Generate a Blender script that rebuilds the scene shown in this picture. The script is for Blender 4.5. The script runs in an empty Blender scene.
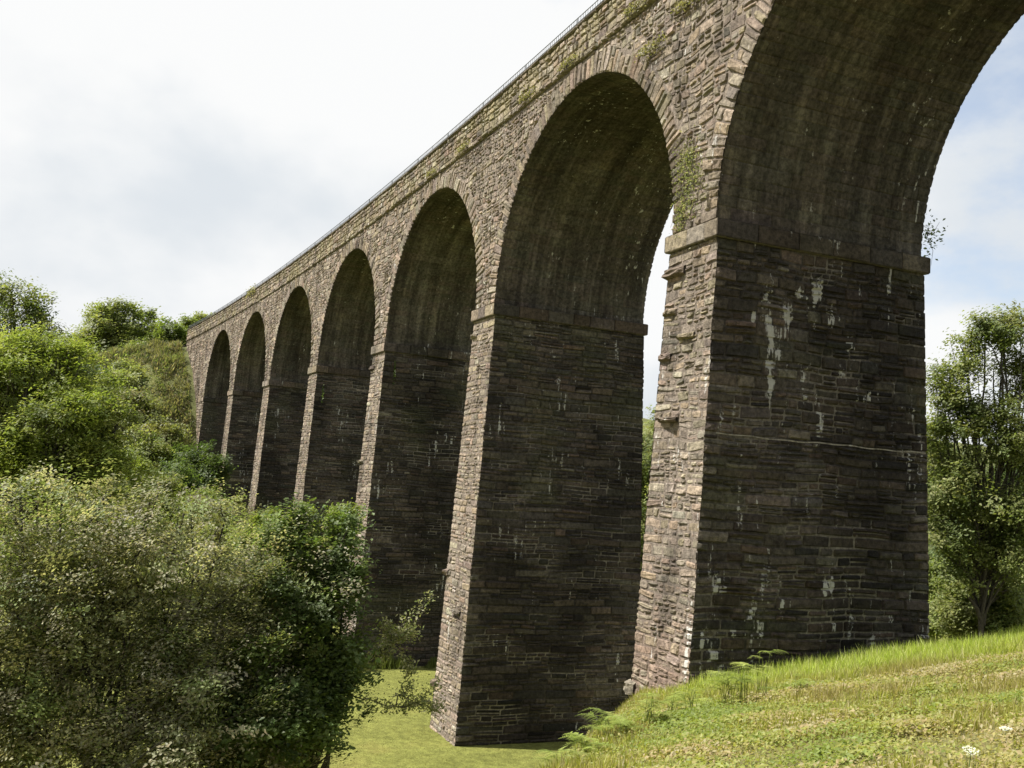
import bpy, math, random
import numpy as np
from math import pi, sin, cos, radians, sqrt

random.seed(7)
SC = bpy.context.scene
COL = SC.collection

# ------------------------------------------------------------------ camera
F, PITCH, ROLL = 991.26, 0.099273, 0.067248
def cam_axes():
    c, s = cos(PITCH), sin(PITCH)
    fw = np.array([0, c, s]); up = np.array([0, -s, c]); rt = np.array([1., 0, 0])
    cr, sr = cos(ROLL), sin(ROLL)
    return rt*cr + up*sr, up*cr - rt*sr, fw
RT, UP, FW = cam_axes()
def at(px, py, Y):
    """world point that stands at distance Y along +Y in the direction of a pixel"""
    d = FW + RT*(px-512)/F - UP*(py-384)/F
    return d*(Y/d[1])

# ------------------------------------------------------------------ viaduct geometry (metres, z = 0 at eye height)
L, W, ZIT, ZIB, D = 13.504, 2.015, 6.222, 5.798, 6.0
ZC, ZS, ZP, WA, PR = 12.152, 12.868, 14.155, 1.834, 0.10
BW, BD = 0.0184, 0.0324
H1, DH = 0.3842, 0.016288
RAD = L/DH
P1 = np.array([4.0213, 22.7493])
CEN = P1 - RAD*np.array([cos(H1), sin(H1)])
HSPAN = (L-WA)/2; RISE = ZC-ZIT
def V(s, b, z):
    """viaduct coordinates (along, across, up) to world; arrays"""
    s, b, z = np.broadcast_arrays(np.asarray(s, float), np.asarray(b, float), np.asarray(z, float))
    h = H1 + s/RAD
    r = RAD + b
    return np.stack([CEN[0]+r*np.cos(h), CEN[1]+r*np.sin(h), z], -1)
def V_inv(x, y):
    dx, dy = x-CEN[0], y-CEN[1]
    return (np.arctan2(dy, dx)-H1)*RAD, np.hypot(dx, dy)-RAD

# ------------------------------------------------------------------ numpy noise
def _hash(ix, iy, iz, seed):
    n = (ix.astype(np.int64)*374761393 + iy.astype(np.int64)*668265263 + iz.astype(np.int64)*2147483647 + seed*1274126177) & 0xffffffff
    n = ((n ^ (n >> 13))*1274126177) & 0xffffffff
    n = ((n ^ (n >> 16))*2654435761) & 0xffffffff
    return ((n ^ (n >> 15)) & 0xffffff)/float(0xffffff)
def vnoise(p, scale=1.0, seed=0):
    p = np.asarray(p, float)*scale
    i = np.floor(p).astype(np.int64); f = p-i; f = f*f*(3-2*f)
    r = 0
    for a in (0, 1):
        for b in (0, 1):
            for c in (0, 1):
                w = (f[..., 0] if a else 1-f[..., 0])*(f[..., 1] if b else 1-f[..., 1])*(f[..., 2] if c else 1-f[..., 2])
                r = r + w*_hash(i[..., 0]+a, i[..., 1]+b, i[..., 2]+c, seed)
    return r
def fbm(p, scale=1.0, seed=0, octaves=3):
    r, a, t = 0, 1., 0
    for k in range(octaves):
        r = r + a*vnoise(p, scale*2**k, seed+k*17); t += a; a *= .5
    return r/t
def sstep(a, b, x):
    t = np.clip((x-a)/(b-a), 0, 1); return t*t*(3-2*t)

# ------------------------------------------------------------------ object helpers
def tag(o, label=None, cat=None, group=None, kind=None):
    if label: o['label'] = label
    if cat: o['category'] = cat
    if group: o['group'] = group
    if kind: o['kind'] = kind
    return o
def empty(name, loc=(0, 0, 0), label=None, cat=None, group=None):
    o = bpy.data.objects.new(name, None); COL.objects.link(o)
    o.location = [float(v) for v in loc]; o.empty_display_size = .3
    return tag(o, label, cat, group)
class Geo:
    """collects faces of one mesh"""
    def __init__(self): self.v, self.q, self.t, self.c, self.n = [], [], [], [], 0
    def add(self, v, quads=None, tris=None, col=None):
        v = np.asarray(v, float).reshape(-1, 3)
        if quads is not None and len(quads): self.q.append(np.asarray(quads, np.int64).reshape(-1, 4)+self.n)
        if tris is not None and len(tris): self.t.append(np.asarray(tris, np.int64).reshape(-1, 3)+self.n)
        if col is None: col = np.ones((len(v), 4))
        col = np.asarray(col, float)
        if col.ndim == 1: col = np.tile(col, (len(v), 1))
        if col.shape[1] == 3: col = np.hstack([col, np.zeros((len(col), 1))])
        self.c.append(col); self.v.append(v); self.n += len(v)
    def build(self, name, mat, parent=None, origin=(0, 0, 0), smooth=False):
        v = np.concatenate(self.v) - np.asarray(origin, float); c = np.concatenate(self.c)
        q = np.concatenate(self.q) if self.q else np.zeros((0, 4), np.int64)
        t = np.concatenate(self.t) if self.t else np.zeros((0, 3), np.int64)
        me = bpy.data.meshes.new(name)
        me.vertices.add(len(v)); me.vertices.foreach_set('co', v.astype(np.float32).ravel())
        nl = len(q)*4+len(t)*3
        me.loops.add(nl); me.loops.foreach_set('vertex_index', np.concatenate([q.ravel(), t.ravel()]).astype(np.int32))
        me.polygons.add(len(q)+len(t))
        st = np.concatenate([np.arange(len(q))*4, len(q)*4+np.arange(len(t))*3]).astype(np.int32)
        me.polygons.foreach_set('loop_start', st)
        me.update(calc_edges=True); me.validate()
        a = me.attributes.new('tint', 'FLOAT_COLOR', 'POINT')
        a.data.foreach_set('color', c.astype(np.float32).ravel())
        me.polygons.foreach_set('use_smooth', np.full(len(me.polygons), smooth, bool))
        me.materials.append(mat)
        o = bpy.data.objects.new(name, me); COL.objects.link(o)
        if parent: o.parent = parent
        else: o.location = [float(k) for k in origin]
        return o
def grid_quads(nu, nv):
    i = np.arange(nu-1)[:, None]*nv + np.arange(nv-1)[None, :]
    return np.stack([i, i+nv, i+nv+1, i+1], -1).reshape(-1, 4)
def tube(g, pts, radii, n=7, col=(1, 1, 1, 0)):
    pts = np.asarray(pts, float); k = len(pts)
    radii = np.broadcast_to(np.asarray(radii, float), (k,))
    tan = np.gradient(pts, axis=0); tan /= np.linalg.norm(tan, axis=1)[:, None]+1e-9
    ref = np.array([0.31, .2, .93]) if abs(tan[0, 2]) < .9 else np.array([1., 0.1, 0])
    x = np.cross(tan, ref); x /= np.linalg.norm(x, axis=1)[:, None]+1e-9
    y = np.cross(tan, x)
    a = np.arange(n)*2*pi/n
    v = pts[:, None]+radii[:, None, None]*(np.cos(a)[None, :, None]*x[:, None]+np.sin(a)[None, :, None]*y[:, None])
    i = np.arange(k-1)[:, None]*n; j = np.arange(n)[None, :]; j2 = (j+1) % n
    q = np.stack([i+j, i+j2, i+n+j2, i+n+j], -1).reshape(-1, 4)
    g.add(v.reshape(-1, 3), q, None, col)

# ------------------------------------------------------------------ materials
def new_mat(name):
    m = bpy.data.materials.new(name); m.use_nodes = True
    nt = m.node_tree; nt.nodes.clear()
    out = nt.nodes.new('ShaderNodeOutputMaterial')
    return m, nt, out
def N(nt, t, **kw):
    n = nt.nodes.new(t)
    for k, v in kw.items():
        if k in n.inputs.keys(): n.inputs[k].default_value = v
        else: setattr(n, k, v)
    return n
def noise(nt, vec, scale, detail=4, rough=.55):
    n = N(nt, 'ShaderNodeTexNoise'); n.inputs['Scale'].default_value = scale
    n.inputs['Detail'].default_value = detail; n.inputs['Roughness'].default_value = rough
    nt.links.new(vec, n.inputs['Vector']); return n.outputs['Fac']
def ramp(nt, fac, a, b, lo=0., hi=1.):
    r = N(nt, 'ShaderNodeMapRange'); r.interpolation_type = 'SMOOTHSTEP'
    r.inputs['From Min'].default_value = a; r.inputs['From Max'].default_value = b
    r.inputs['To Min'].default_value = lo; r.inputs['To Max'].default_value = hi
    nt.links.new(fac, r.inputs['Value']); return r.outputs['Result']
def math_(nt, op, a, b):
    m = N(nt, 'ShaderNodeMath'); m.operation = op
    for i, x in enumerate((a, b)):
        if isinstance(x, (int, float)): m.inputs[i].default_value = x
        else: nt.links.new(x, m.inputs[i])
    return m.outputs[0]
def mixc(nt, fac, a, b, mode='MIX'):
    m = N(nt, 'ShaderNodeMix'); m.data_type = 'RGBA'; m.blend_type = mode
    for sock, x in ((m.inputs[0], fac), (m.inputs[6], a), (m.inputs[7], b)):
        if isinstance(x, (int, float)): sock.default_value = x
        elif isinstance(x, tuple): sock.default_value = (*x, 1)
        else: nt.links.new(x, sock)
    return m.outputs[2]

def stone_material(name='rubble_stone', streak=False):
    m, nt, out = new_mat(name)
    geo = N(nt, 'ShaderNodeNewGeometry'); pos = geo.outputs['Position']
    att = N(nt, 'ShaderNodeAttribute'); att.attribute_name = 'tint'
    f1 = noise(nt, pos, 9, 6, .65); f2 = noise(nt, pos, 45, 5, .7); f3 = noise(nt, pos, 2.2, 3)
    k = math_(nt, 'MULTIPLY', ramp(nt, f1, .25, .75, .45, 1.5), ramp(nt, f2, .25, .75, .72, 1.25))
    kk = N(nt, 'ShaderNodeCombineXYZ')
    for i in range(3): nt.links.new(k, kk.inputs[i])
    c = mixc(nt, 1., att.outputs['Color'], kk.outputs[0], 'MULTIPLY')
    if streak:   # water runs: bands at a fixed place across the barrel, drawn out along its curve
        rot = N(nt, 'ShaderNodeMapping'); rot.vector_type = 'TEXTURE'; rot.inputs['Rotation'].default_value = (0, 0, H1+.03); nt.links.new(pos, rot.inputs['Vector'])
        sc = N(nt, 'ShaderNodeMapping'); sc.inputs['Scale'].default_value = (1.9, .16, .13); nt.links.new(rot.outputs[0], sc.inputs['Vector'])
        sc2 = N(nt, 'ShaderNodeMapping'); sc2.inputs['Scale'].default_value = (5.5, .5, .4); nt.links.new(rot.outputs[0], sc2.inputs['Vector'])
        s1, s2 = noise(nt, sc.outputs[0], 1., 6, .6), noise(nt, sc2.outputs[0], 1., 5, .6)
        ks = math_(nt, 'MULTIPLY', ramp(nt, s1, .32, .68, .58, 1.28), ramp(nt, s2, .3, .7, .7, 1.28))
        kv = N(nt, 'ShaderNodeCombineXYZ')
        for i in range(3): nt.links.new(ks, kv.inputs[i])
        c = mixc(nt, 1., c, kv.outputs[0], 'MULTIPLY')
        c = mixc(nt, math_(nt, 'MULTIPLY', ramp(nt, s2, .6, .72), .3), c, (.22, .20, .17))
    # grey-white crusts of lichen and lime where the attribute asks for them, with ragged edges
    mpn = N(nt, 'ShaderNodeMapping'); mpn.inputs['Scale'].default_value = (1, 1, .14); nt.links.new(pos, mpn.inputs['Vector'])
    f4 = noise(nt, mpn.outputs[0], 6.5, 4, .6)
    st = math_(nt, 'ADD', att.outputs['Alpha'], math_(nt, 'MULTIPLY', math_(nt, 'SUBTRACT', f4, .56), 3.4))
    st = math_(nt, 'ADD', st, math_(nt, 'MULTIPLY', math_(nt, 'SUBTRACT', f1, .5), .9))
    st = math_(nt, 'ADD', st, math_(nt, 'MULTIPLY', math_(nt, 'SUBTRACT', f2, .5), .5))
    c = mixc(nt, ramp(nt, st, .45, .72, 0., .85), c, (.58, .565, .53))
    li = math_(nt, 'MULTIPLY', ramp(nt, f2, .58, .72), ramp(nt, f3, .5, .7))
    c = mixc(nt, math_(nt, 'MULTIPLY', li, .35), c, (.34, .33, .28))
    b = N(nt, 'ShaderNodeBsdfPrincipled'); b.inputs['Roughness'].default_value = .92
    b.inputs['Specular IOR Level'].default_value = .2
    nt.links.new(c, b.inputs['Base Color'])
    bp = N(nt, 'ShaderNodeBump'); bp.inputs['Strength'].default_value = 1.; bp.inputs['Distance'].default_value = .06
    hsum = math_(nt, 'ADD', noise(nt, pos, 10, 8, .68), math_(nt, 'MULTIPLY', f2, .45))
    nt.links.new(hsum, bp.inputs['Height']); nt.links.new(bp.outputs[0], b.inputs['Normal'])
    nt.links.new(b.outputs[0], out.inputs[0]); return m
def leaf_material(name, trans=.35, rough=.55, spec=.3):
    m, nt, out = new_mat(name)
    att = N(nt, 'ShaderNodeAttribute'); att.attribute_name = 'tint'
    b = N(nt, 'ShaderNodeBsdfPrincipled'); b.inputs['Roughness'].default_value = rough
    b.inputs['Specular IOR Level'].default_value = spec
    nt.links.new(att.outputs['Color'], b.inputs['Base Color'])
    t = N(nt, 'ShaderNodeBsdfTranslucent')
    tc = mixc(nt, 1., att.outputs['Color'], (1.3, 1.35, .7), 'MULTIPLY')
    nt.links.new(tc, t.inputs['Color'])
    mx = N(nt, 'ShaderNodeMixShader'); mx.inputs[0].default_value = trans
    nt.links.new(b.outputs[0], mx.inputs[1]); nt.links.new(t.outputs[0], mx.inputs[2])
    nt.links.new(mx.outputs[0], out.inputs[0]); return m
def bark_material():
    m, nt, out = new_mat('bark')
    geo = N(nt, 'ShaderNodeNewGeometry')
    f = noise(nt, geo.outputs['Position'], 12, 5, .7)
    c = mixc(nt, ramp(nt, f, .3, .7), (.028, .024, .018), (.085, .075, .058))
    b = N(nt, 'ShaderNodeBsdfPrincipled'); b.inputs['Roughness'].default_value = .95
    nt.links.new(c, b.inputs['Base Color'])
    bp = N(nt, 'ShaderNodeBump'); bp.inputs['Strength'].default_value = .8; bp.inputs['Distance'].default_value = .02
    nt.links.new(f, bp.inputs['Height']); nt.links.new(bp.outputs[0], b.inputs['Normal'])
    nt.links.new(b.outputs[0], out.inputs[0]); return m
def ground_material():
    m, nt, out = new_mat('meadow_ground')
    geo = N(nt, 'ShaderNodeNewGeometry'); pos = geo.outputs['Position']
    att = N(nt, 'ShaderNodeAttribute'); att.attribute_name = 'tint'
    f1 = noise(nt, pos, .35, 5, .6); f2 = noise(nt, pos, 3.5, 6, .7); f3 = noise(nt, pos, 22, 5, .75)
    k = math_(nt, 'MULTIPLY', ramp(nt, f2, .3, .7, .72, 1.25), ramp(nt, f3, .25, .75, .55, 1.4))
    k = math_(nt, 'MULTIPLY', k, ramp(nt, f1, .3, .7, .85, 1.15))
    kk = N(nt, 'ShaderNodeCombineXYZ')
    for i in range(3): nt.links.new(k, kk.inputs[i])
    c = mixc(nt, 1., att.outputs['Color'], kk.outputs[0], 'MULTIPLY')
    c = mixc(nt, ramp(nt, f1, .5, .75, 0, .45), c, (.19, .15, .05))
    b = N(nt, 'ShaderNodeBsdfPrincipled'); b.inputs['Roughness'].default_value = .95
    b.inputs['Specular IOR Level'].default_value = .1
    nt.links.new(c, b.inputs['Base Color'])
    bp = N(nt, 'ShaderNodeBump'); bp.inputs['Strength'].default_value = 1.; bp.inputs['Distance'].default_value = .05
    nt.links.new(math_(nt, 'ADD', f3, f2), bp.inputs['Height']); nt.links.new(bp.outputs[0], b.inputs['Normal'])
    nt.links.new(b.outputs[0], out.inputs[0]); return m
def plain_material(name, col, rough=.6, metal=0.):
    m, nt, out = new_mat(name)
    geo = N(nt, 'ShaderNodeNewGeometry')
    f = noise(nt, geo.outputs['Position'], 8, 4)
    c = mixc(nt, ramp(nt, f, .3, .7), tuple(k*.75 for k in col), tuple(min(1, k*1.2) for k in col))
    b = N(nt, 'ShaderNodeBsdfPrincipled'); b.inputs['Roughness'].default_value = rough; b.inputs['Metallic'].default_value = metal
    nt.links.new(c, b.inputs['Base Color']); nt.links.new(b.outputs[0], out.inputs[0]); return m
STONE = stone_material(); VAULT = stone_material('vault_stone', True)
LEAF = leaf_material('leaf', .46, .5, .34)
GRASS = leaf_material('grass_blade', .5, .55, .3)
BARK = bark_material()
GROUND = ground_material()
RAIL = plain_material('galvanised_steel', (.17, .18, .19), .55, .5)
BARK_GREEN = leaf_material('green_stem', .1, .6, .2)
PETAL = leaf_material('petal', .3, .6, .2)

# ------------------------------------------------------------------ masonry
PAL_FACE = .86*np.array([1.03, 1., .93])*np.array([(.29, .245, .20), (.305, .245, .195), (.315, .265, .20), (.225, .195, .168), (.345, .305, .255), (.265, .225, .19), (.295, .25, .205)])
PAL_WALL = .60*np.array([(.145, .12, .098), (.115, .098, .083), (.165, .132, .102), (.10, .088, .076), (.175, .148, .116), (.135, .112, .09), (.15, .114, .086)])  # same stone on the end walls, darkened: their shade is put into the colour
PAL_VAULT = .70*np.array([1.03, 1., .97])*np.array([(.13, .115, .094), (.124, .11, .09), (.138, .12, .096), (.118, .106, .088), (.134, .118, .098)])  # barrel stone, its tone lowered to carry shade under the arches
PAL_RED = np.array([(.36, .19, .13), (.33, .21, .15), (.38, .25, .18), (.30, .22, .17)])

def coursed(u0, u1, v0, v1, rng, hlo, hhi, alo, ahi, quoin=False, split=.15):
    """rectangles of random coursed rubble: rows (u0,u1,v0,v1,leftedge,rightedge)"""
    out = []; v = v0; k = 0
    while v < v1-1e-6:
        h = rng.uniform(hlo, hhi)
        if v+h > v1-hlo*.6: h = v1-v
        u = u0; first = True; ws = []
        if quoin: ws.append(rng.uniform(.5, .72) if k % 2 else rng.uniform(.26, .42))
        while True:
            w = ws.pop() if ws else h*rng.uniform(alo, ahi)
            last = u+w > u1-h*alo*.7
            if last: w = u1-u
            e0, e1 = float(first), float(last)
            if rng.random() < split and h > hlo*1.3 and not (first or last):
                m = v+h*rng.uniform(.35, .65)
                out.append((u, u+w, v, m, e0, e1)); out.append((u, u+w, m, v+h, e0, e1))
            else: out.append((u, u+w, v, v+h, e0, e1))
            u += w; first = False
            if last: break
        v += h; k += 1
    return np.array(out)

def stones(g, rects, mp, rng, relief=(.015, .05), joint=.009, pal=PAL_FACE, warp=.02, n=5, corner=False, clip=None, colf=None, depth=-.03, bev=.035, jit=.35, skew=0., cext=.02, tone=(.7, 1.22)):
    """carves each rectangle into a rock-faced block; mp(u, v, w) maps wall coordinates to the world"""
    R = np.asarray(rects); m = len(R)
    if m == 0: return
    wu = (R[:, 1]-R[:, 0]-2*joint)[:, None]; wv = (R[:, 3]-R[:, 2]-2*joint)[:, None]
    inner = np.linspace(0, 1, n-2)
    def params(w):
        p = np.minimum(.28, bev/np.maximum(w, .02))
        return np.concatenate([np.zeros((m, 1)), p+(1-2*p)*inner[None], np.ones((m, 1))], 1)
    A, B = params(wu), params(wv)
    U = np.repeat((R[:, :1]+joint+wu*A)[:, :, None], n, 2); Vv = np.repeat((R[:, 2:3]+joint+wv*B)[:, None, :], n, 1)
    rel = rng.uniform(*relief, m)[:, None, None]
    edge = np.zeros((n, n), bool); edge[0] = edge[-1] = True; edge[:, 0] = edge[:, -1] = True
    w = rel*(1+jit*1.6*(rng.random((m, n, n))-.5))
    tu = (rng.random(m)-.5)[:, None, None]*rel*1.1*(np.linspace(-1, 1, n)[None, :, None])
    tv = (rng.random(m)-.5)[:, None, None]*rel*1.1*(np.linspace(-1, 1, n)[None, None, :])
    w = w+tu+tv
    cr = np.ones((n, n), bool); cr[1:-1, 1:-1] = False
    crn = np.zeros((n, n)); crn[1, 1] = crn[1, -2] = crn[-2, 1] = crn[-2, -2] = 1
    w = w*(1-.25*crn*rng.random((m, n, n)))
    w = np.where(edge[None], depth, w)
    jj = .014
    ins = ~edge
    U = U+np.where(ins, (rng.random((m, n, n))-.5)*2*jj, 0); Vv = Vv+np.where(ins, (rng.random((m, n, n))-.5)*2*jj*.7, 0)
    if skew:
        vc = Vv.mean((1, 2), keepdims=True); uc = U.mean((1, 2), keepdims=True)
        k1 = (rng.random((m, 1, 1))-.5)*2*skew; k2 = (rng.random((m, 1, 1))-.5)*2*skew*.5
        U, Vv = U+(Vv-vc)*k1*(~edge), Vv+np.clip(U-uc, -.25, .25)*k2*(~edge)
    if corner:
        for idx, sgn, e in ((0, -1, R[:, 4]), (n-1, 1, R[:, 5])):
            f = e[:, None] > .5
            w[:, idx, 1:-1] = np.where(f, rel[:, 0]*.5, w[:, idx, 1:-1])
            U[:, idx, 1:-1] = np.where(f, U[:, idx, 1:-1]+sgn*(joint+cext), U[:, idx, 1:-1])
    if warp:
        ph = rng.uniform(0, 6, 4)
        Vv = Vv+warp*(np.sin(U*1.7+ph[0]+Vv*.8)+.6*np.sin(U*3.9+ph[1]-Vv*1.3))
        U = U+warp*.8*np.sin(Vv*2.6+ph[2]+U*.5)
    if clip is not None:
        U, Vv, keep = clip(U, Vv); U, Vv, w = U[keep], Vv[keep], w[keep]; m = len(U)
        if m == 0: return
    P = mp(U.ravel(), Vv.ravel(), w.ravel())
    ci = rng.integers(0, len(pal), m)
    c = pal[ci]*rng.uniform(*tone, (m, 1))*(1+.09*(rng.random((m, 3))-.5))
    c = np.repeat(c[:, None], n*n, 1).reshape(-1, 3); c = np.hstack([c, np.zeros((len(c), 1))])
    if colf is not None: c = colf(c, U.ravel(), Vv.ravel(), P, np.repeat(rng.random(m), n*n))
    q = grid_quads(n, n)
    Q = (q[None]+(np.arange(m)*n*n)[:, None, None]).reshape(-1, 4)
    g.add(P, Q, None, c)
def backing(g, u, v, mp, w, col, colf=None, patch=0.):
    U, Vv = np.meshgrid(u, v, indexing='ij')
    P = mp(U.ravel(), Vv.ravel(), np.full(U.size, w))
    c = np.tile(np.array([*col, 0.]), (U.size, 1))
    if colf is not None: c = colf(c, U.ravel(), Vv.ravel(), P, np.full(U.size, .5))
    if patch: c = mortar_patches(c, P, patch)
    g.add(P, grid_quads(len(u), len(v)), None, c)

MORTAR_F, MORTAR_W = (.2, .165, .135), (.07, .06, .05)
def weather_face(c, u, v, P, r):
    n1 = fbm(P, .55, 3); n2 = fbm(P*np.array([1, 1, .35]), 1.6, 9)
    c[:, :3] *= (.78+.45*n1)[:, None]
    m = sstep(.56, .7, n2)[:, None]                        # dark algae stains
    c[:, :3] = c[:, :3]*(1-.45*m)
    c[:, 3] = .35*sstep(.52, .75, fbm(P, 1.1, 21))+.1*(r > .85)
    return c
def weather_parapet(c, u, v, P, r):
    c = weather_face(c, u, v, P, r)
    m = sstep(.42, .68, fbm(P, 1.3, 33, 4))[:, None]*.4
    c[:, :3] = c[:, :3]*(1-m)+np.array([.25, .225, .105])*m   # yellow lichen and moss
    return c
def weather_wall(c, u, v, P, r):
    n1 = fbm(P, .4, 5)
    n2 = sstep(.5, .68, fbm(P*np.array([1, 1, .3]), .55, 55, 4))          # long damp stains
    c[:, :3] *= ((.6+.85*n1)*(1-.5*n2))[:, None]
    g = sstep(.55, .75, fbm(P, .7, 41))[:, None]*.35
    c[:, :3] = c[:, :3]*(1-g)+np.array([.085, .09, .045])*g
    c[:, 3] = .42*sstep(.56, .74, fbm(P*np.array([1, 1, .45]), 1.3, 23))
    c[:, :3] *= np.where(r > .982, .5, np.where(r < .03, 1.6, 1.))[:, None]     # odd stones painted with the dark of deep holes, others pale
    return c
def mortar_patches(c, P, k):
    m = (sstep(.5, .66, fbm(P*np.array([1, 1, 2.2]), .7, 52))*k)[:, None]
    c[:, :3] = c[:, :3]*(1-m)+np.array([.22, .195, .16])*m
    return c
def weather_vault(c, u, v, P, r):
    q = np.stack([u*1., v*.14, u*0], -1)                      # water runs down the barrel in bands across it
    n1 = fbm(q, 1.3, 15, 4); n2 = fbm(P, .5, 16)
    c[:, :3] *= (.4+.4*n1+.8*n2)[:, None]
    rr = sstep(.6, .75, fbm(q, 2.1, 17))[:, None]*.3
    c[:, :3] = c[:, :3]*(1-rr)+np.array([.17, .16, .14])*rr
    g = sstep(.5, .72, fbm(P, .5, 43))[:, None]*.12
    c[:, :3] = c[:, :3]*(1-g)+np.array([.09, .085, .04])*g
    c[:, 3] = .3*sstep(.56, .72, fbm(q, 2.6, 27))
    return c

viaduct = empty('viaduct', V(0., 3., -8.8), 'tall curved stone railway viaduct with seven round arches crossing the valley', 'viaduct')
VO = np.array(viaduct.location)
def vpart(g, name, mat=STONE, parent=None):
    return g.build(name, mat, parent or viaduct, VO if parent is None else VO, False)

def base_z(i):
    return {-1: -4.5, 0: -7., 1: -9.2, 2: -9.3, 3: -9.5, 4: -9.6, 5: -9.6}[i]
def hw(z): return W/2+BW*(ZIB-z)
def fb(z): return -BD*(ZIB-z)

# lime runs on the near pier's end wall: (image-like position on the wall) across metres, z, width, drop
LIME = [(1.35, 4.9, .10, .9), (2.0, 4.6, .09, .7), (2.75, 5.1, .22, .5), (3.2, 4.5, .12, .6), (1.05, 4.2, .13, .25), (1.6, 3.9, .16, 1.3),
        (1.55, 2.9, .09, .8), (2.9, 2.2, .10, .8), (3.6, 3.3, .1, .5), (2.5, 3.1, .08, .7), (3.75, 3.9, .14, .3), (4.3, 2.7, .1, .25),
        (3.3, -1.75, .12, .3), (4.5, -2.9, .14, .3), (1.55, -2.6, .10, .6), (1.75, -2.1, .07, .3), (0.55, -1.7, .1, .5), (.5, -3.2, .06, .7),
        (.75, -3.6, .14, .4), (2.75, -3.6, .11, .25), (1.3, -2.4, .09, .4), (.9, -2.7, .06, .3), (5.2, 2.1, .1, .12), (4.95, -2.5, .06, .3), (2.2, 4.9, .3, .2), (3.0, .75, .07, .2)]
def lime_wall(c, u, v, P, r):
    c = weather_wall(c, u, v, P, r)
    a = np.maximum(c[:, 3],   .52*sstep(.5, .66, fbm(np.stack([u*2.6, v*.55, u*0], -1), 1., 29))*sstep(.42, .6, fbm(P, .45, 30)))
    for (b, z, wd, dr) in LIME:
        dx = np.abs(u-b-.03*np.sin(v*7+b*9))/wd
        dz = (z-v)/dr
        k = np.clip(1.35-dx, 0, 1)*np.clip(1.35-np.abs(dz-.4)*1.4, 0, 1)
        a = np.maximum(a, 1.06*k)
    c[:, 3] = a
    return c
def near_face(c, u, v, P, r):
    c = weather_face(c, u, v, P, r)
    m = sstep(-2.2, -4.2, v)*(r > .25)
    c[:, :3] = c[:, :3]*(1-.42*m[:, None])+np.array([.26, .175, .135])*.42*m[:, None]
    st = sstep(.5, .62, fbm(np.stack([u*3.2, v*.35, u*0], -1), 1., 77))*sstep(5, 3.5, v)
    c[:, 3] = np.maximum(c[:, 3], .58*st*sstep(.35, .6, fbm(P, .9, 78)))
    return c

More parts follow.
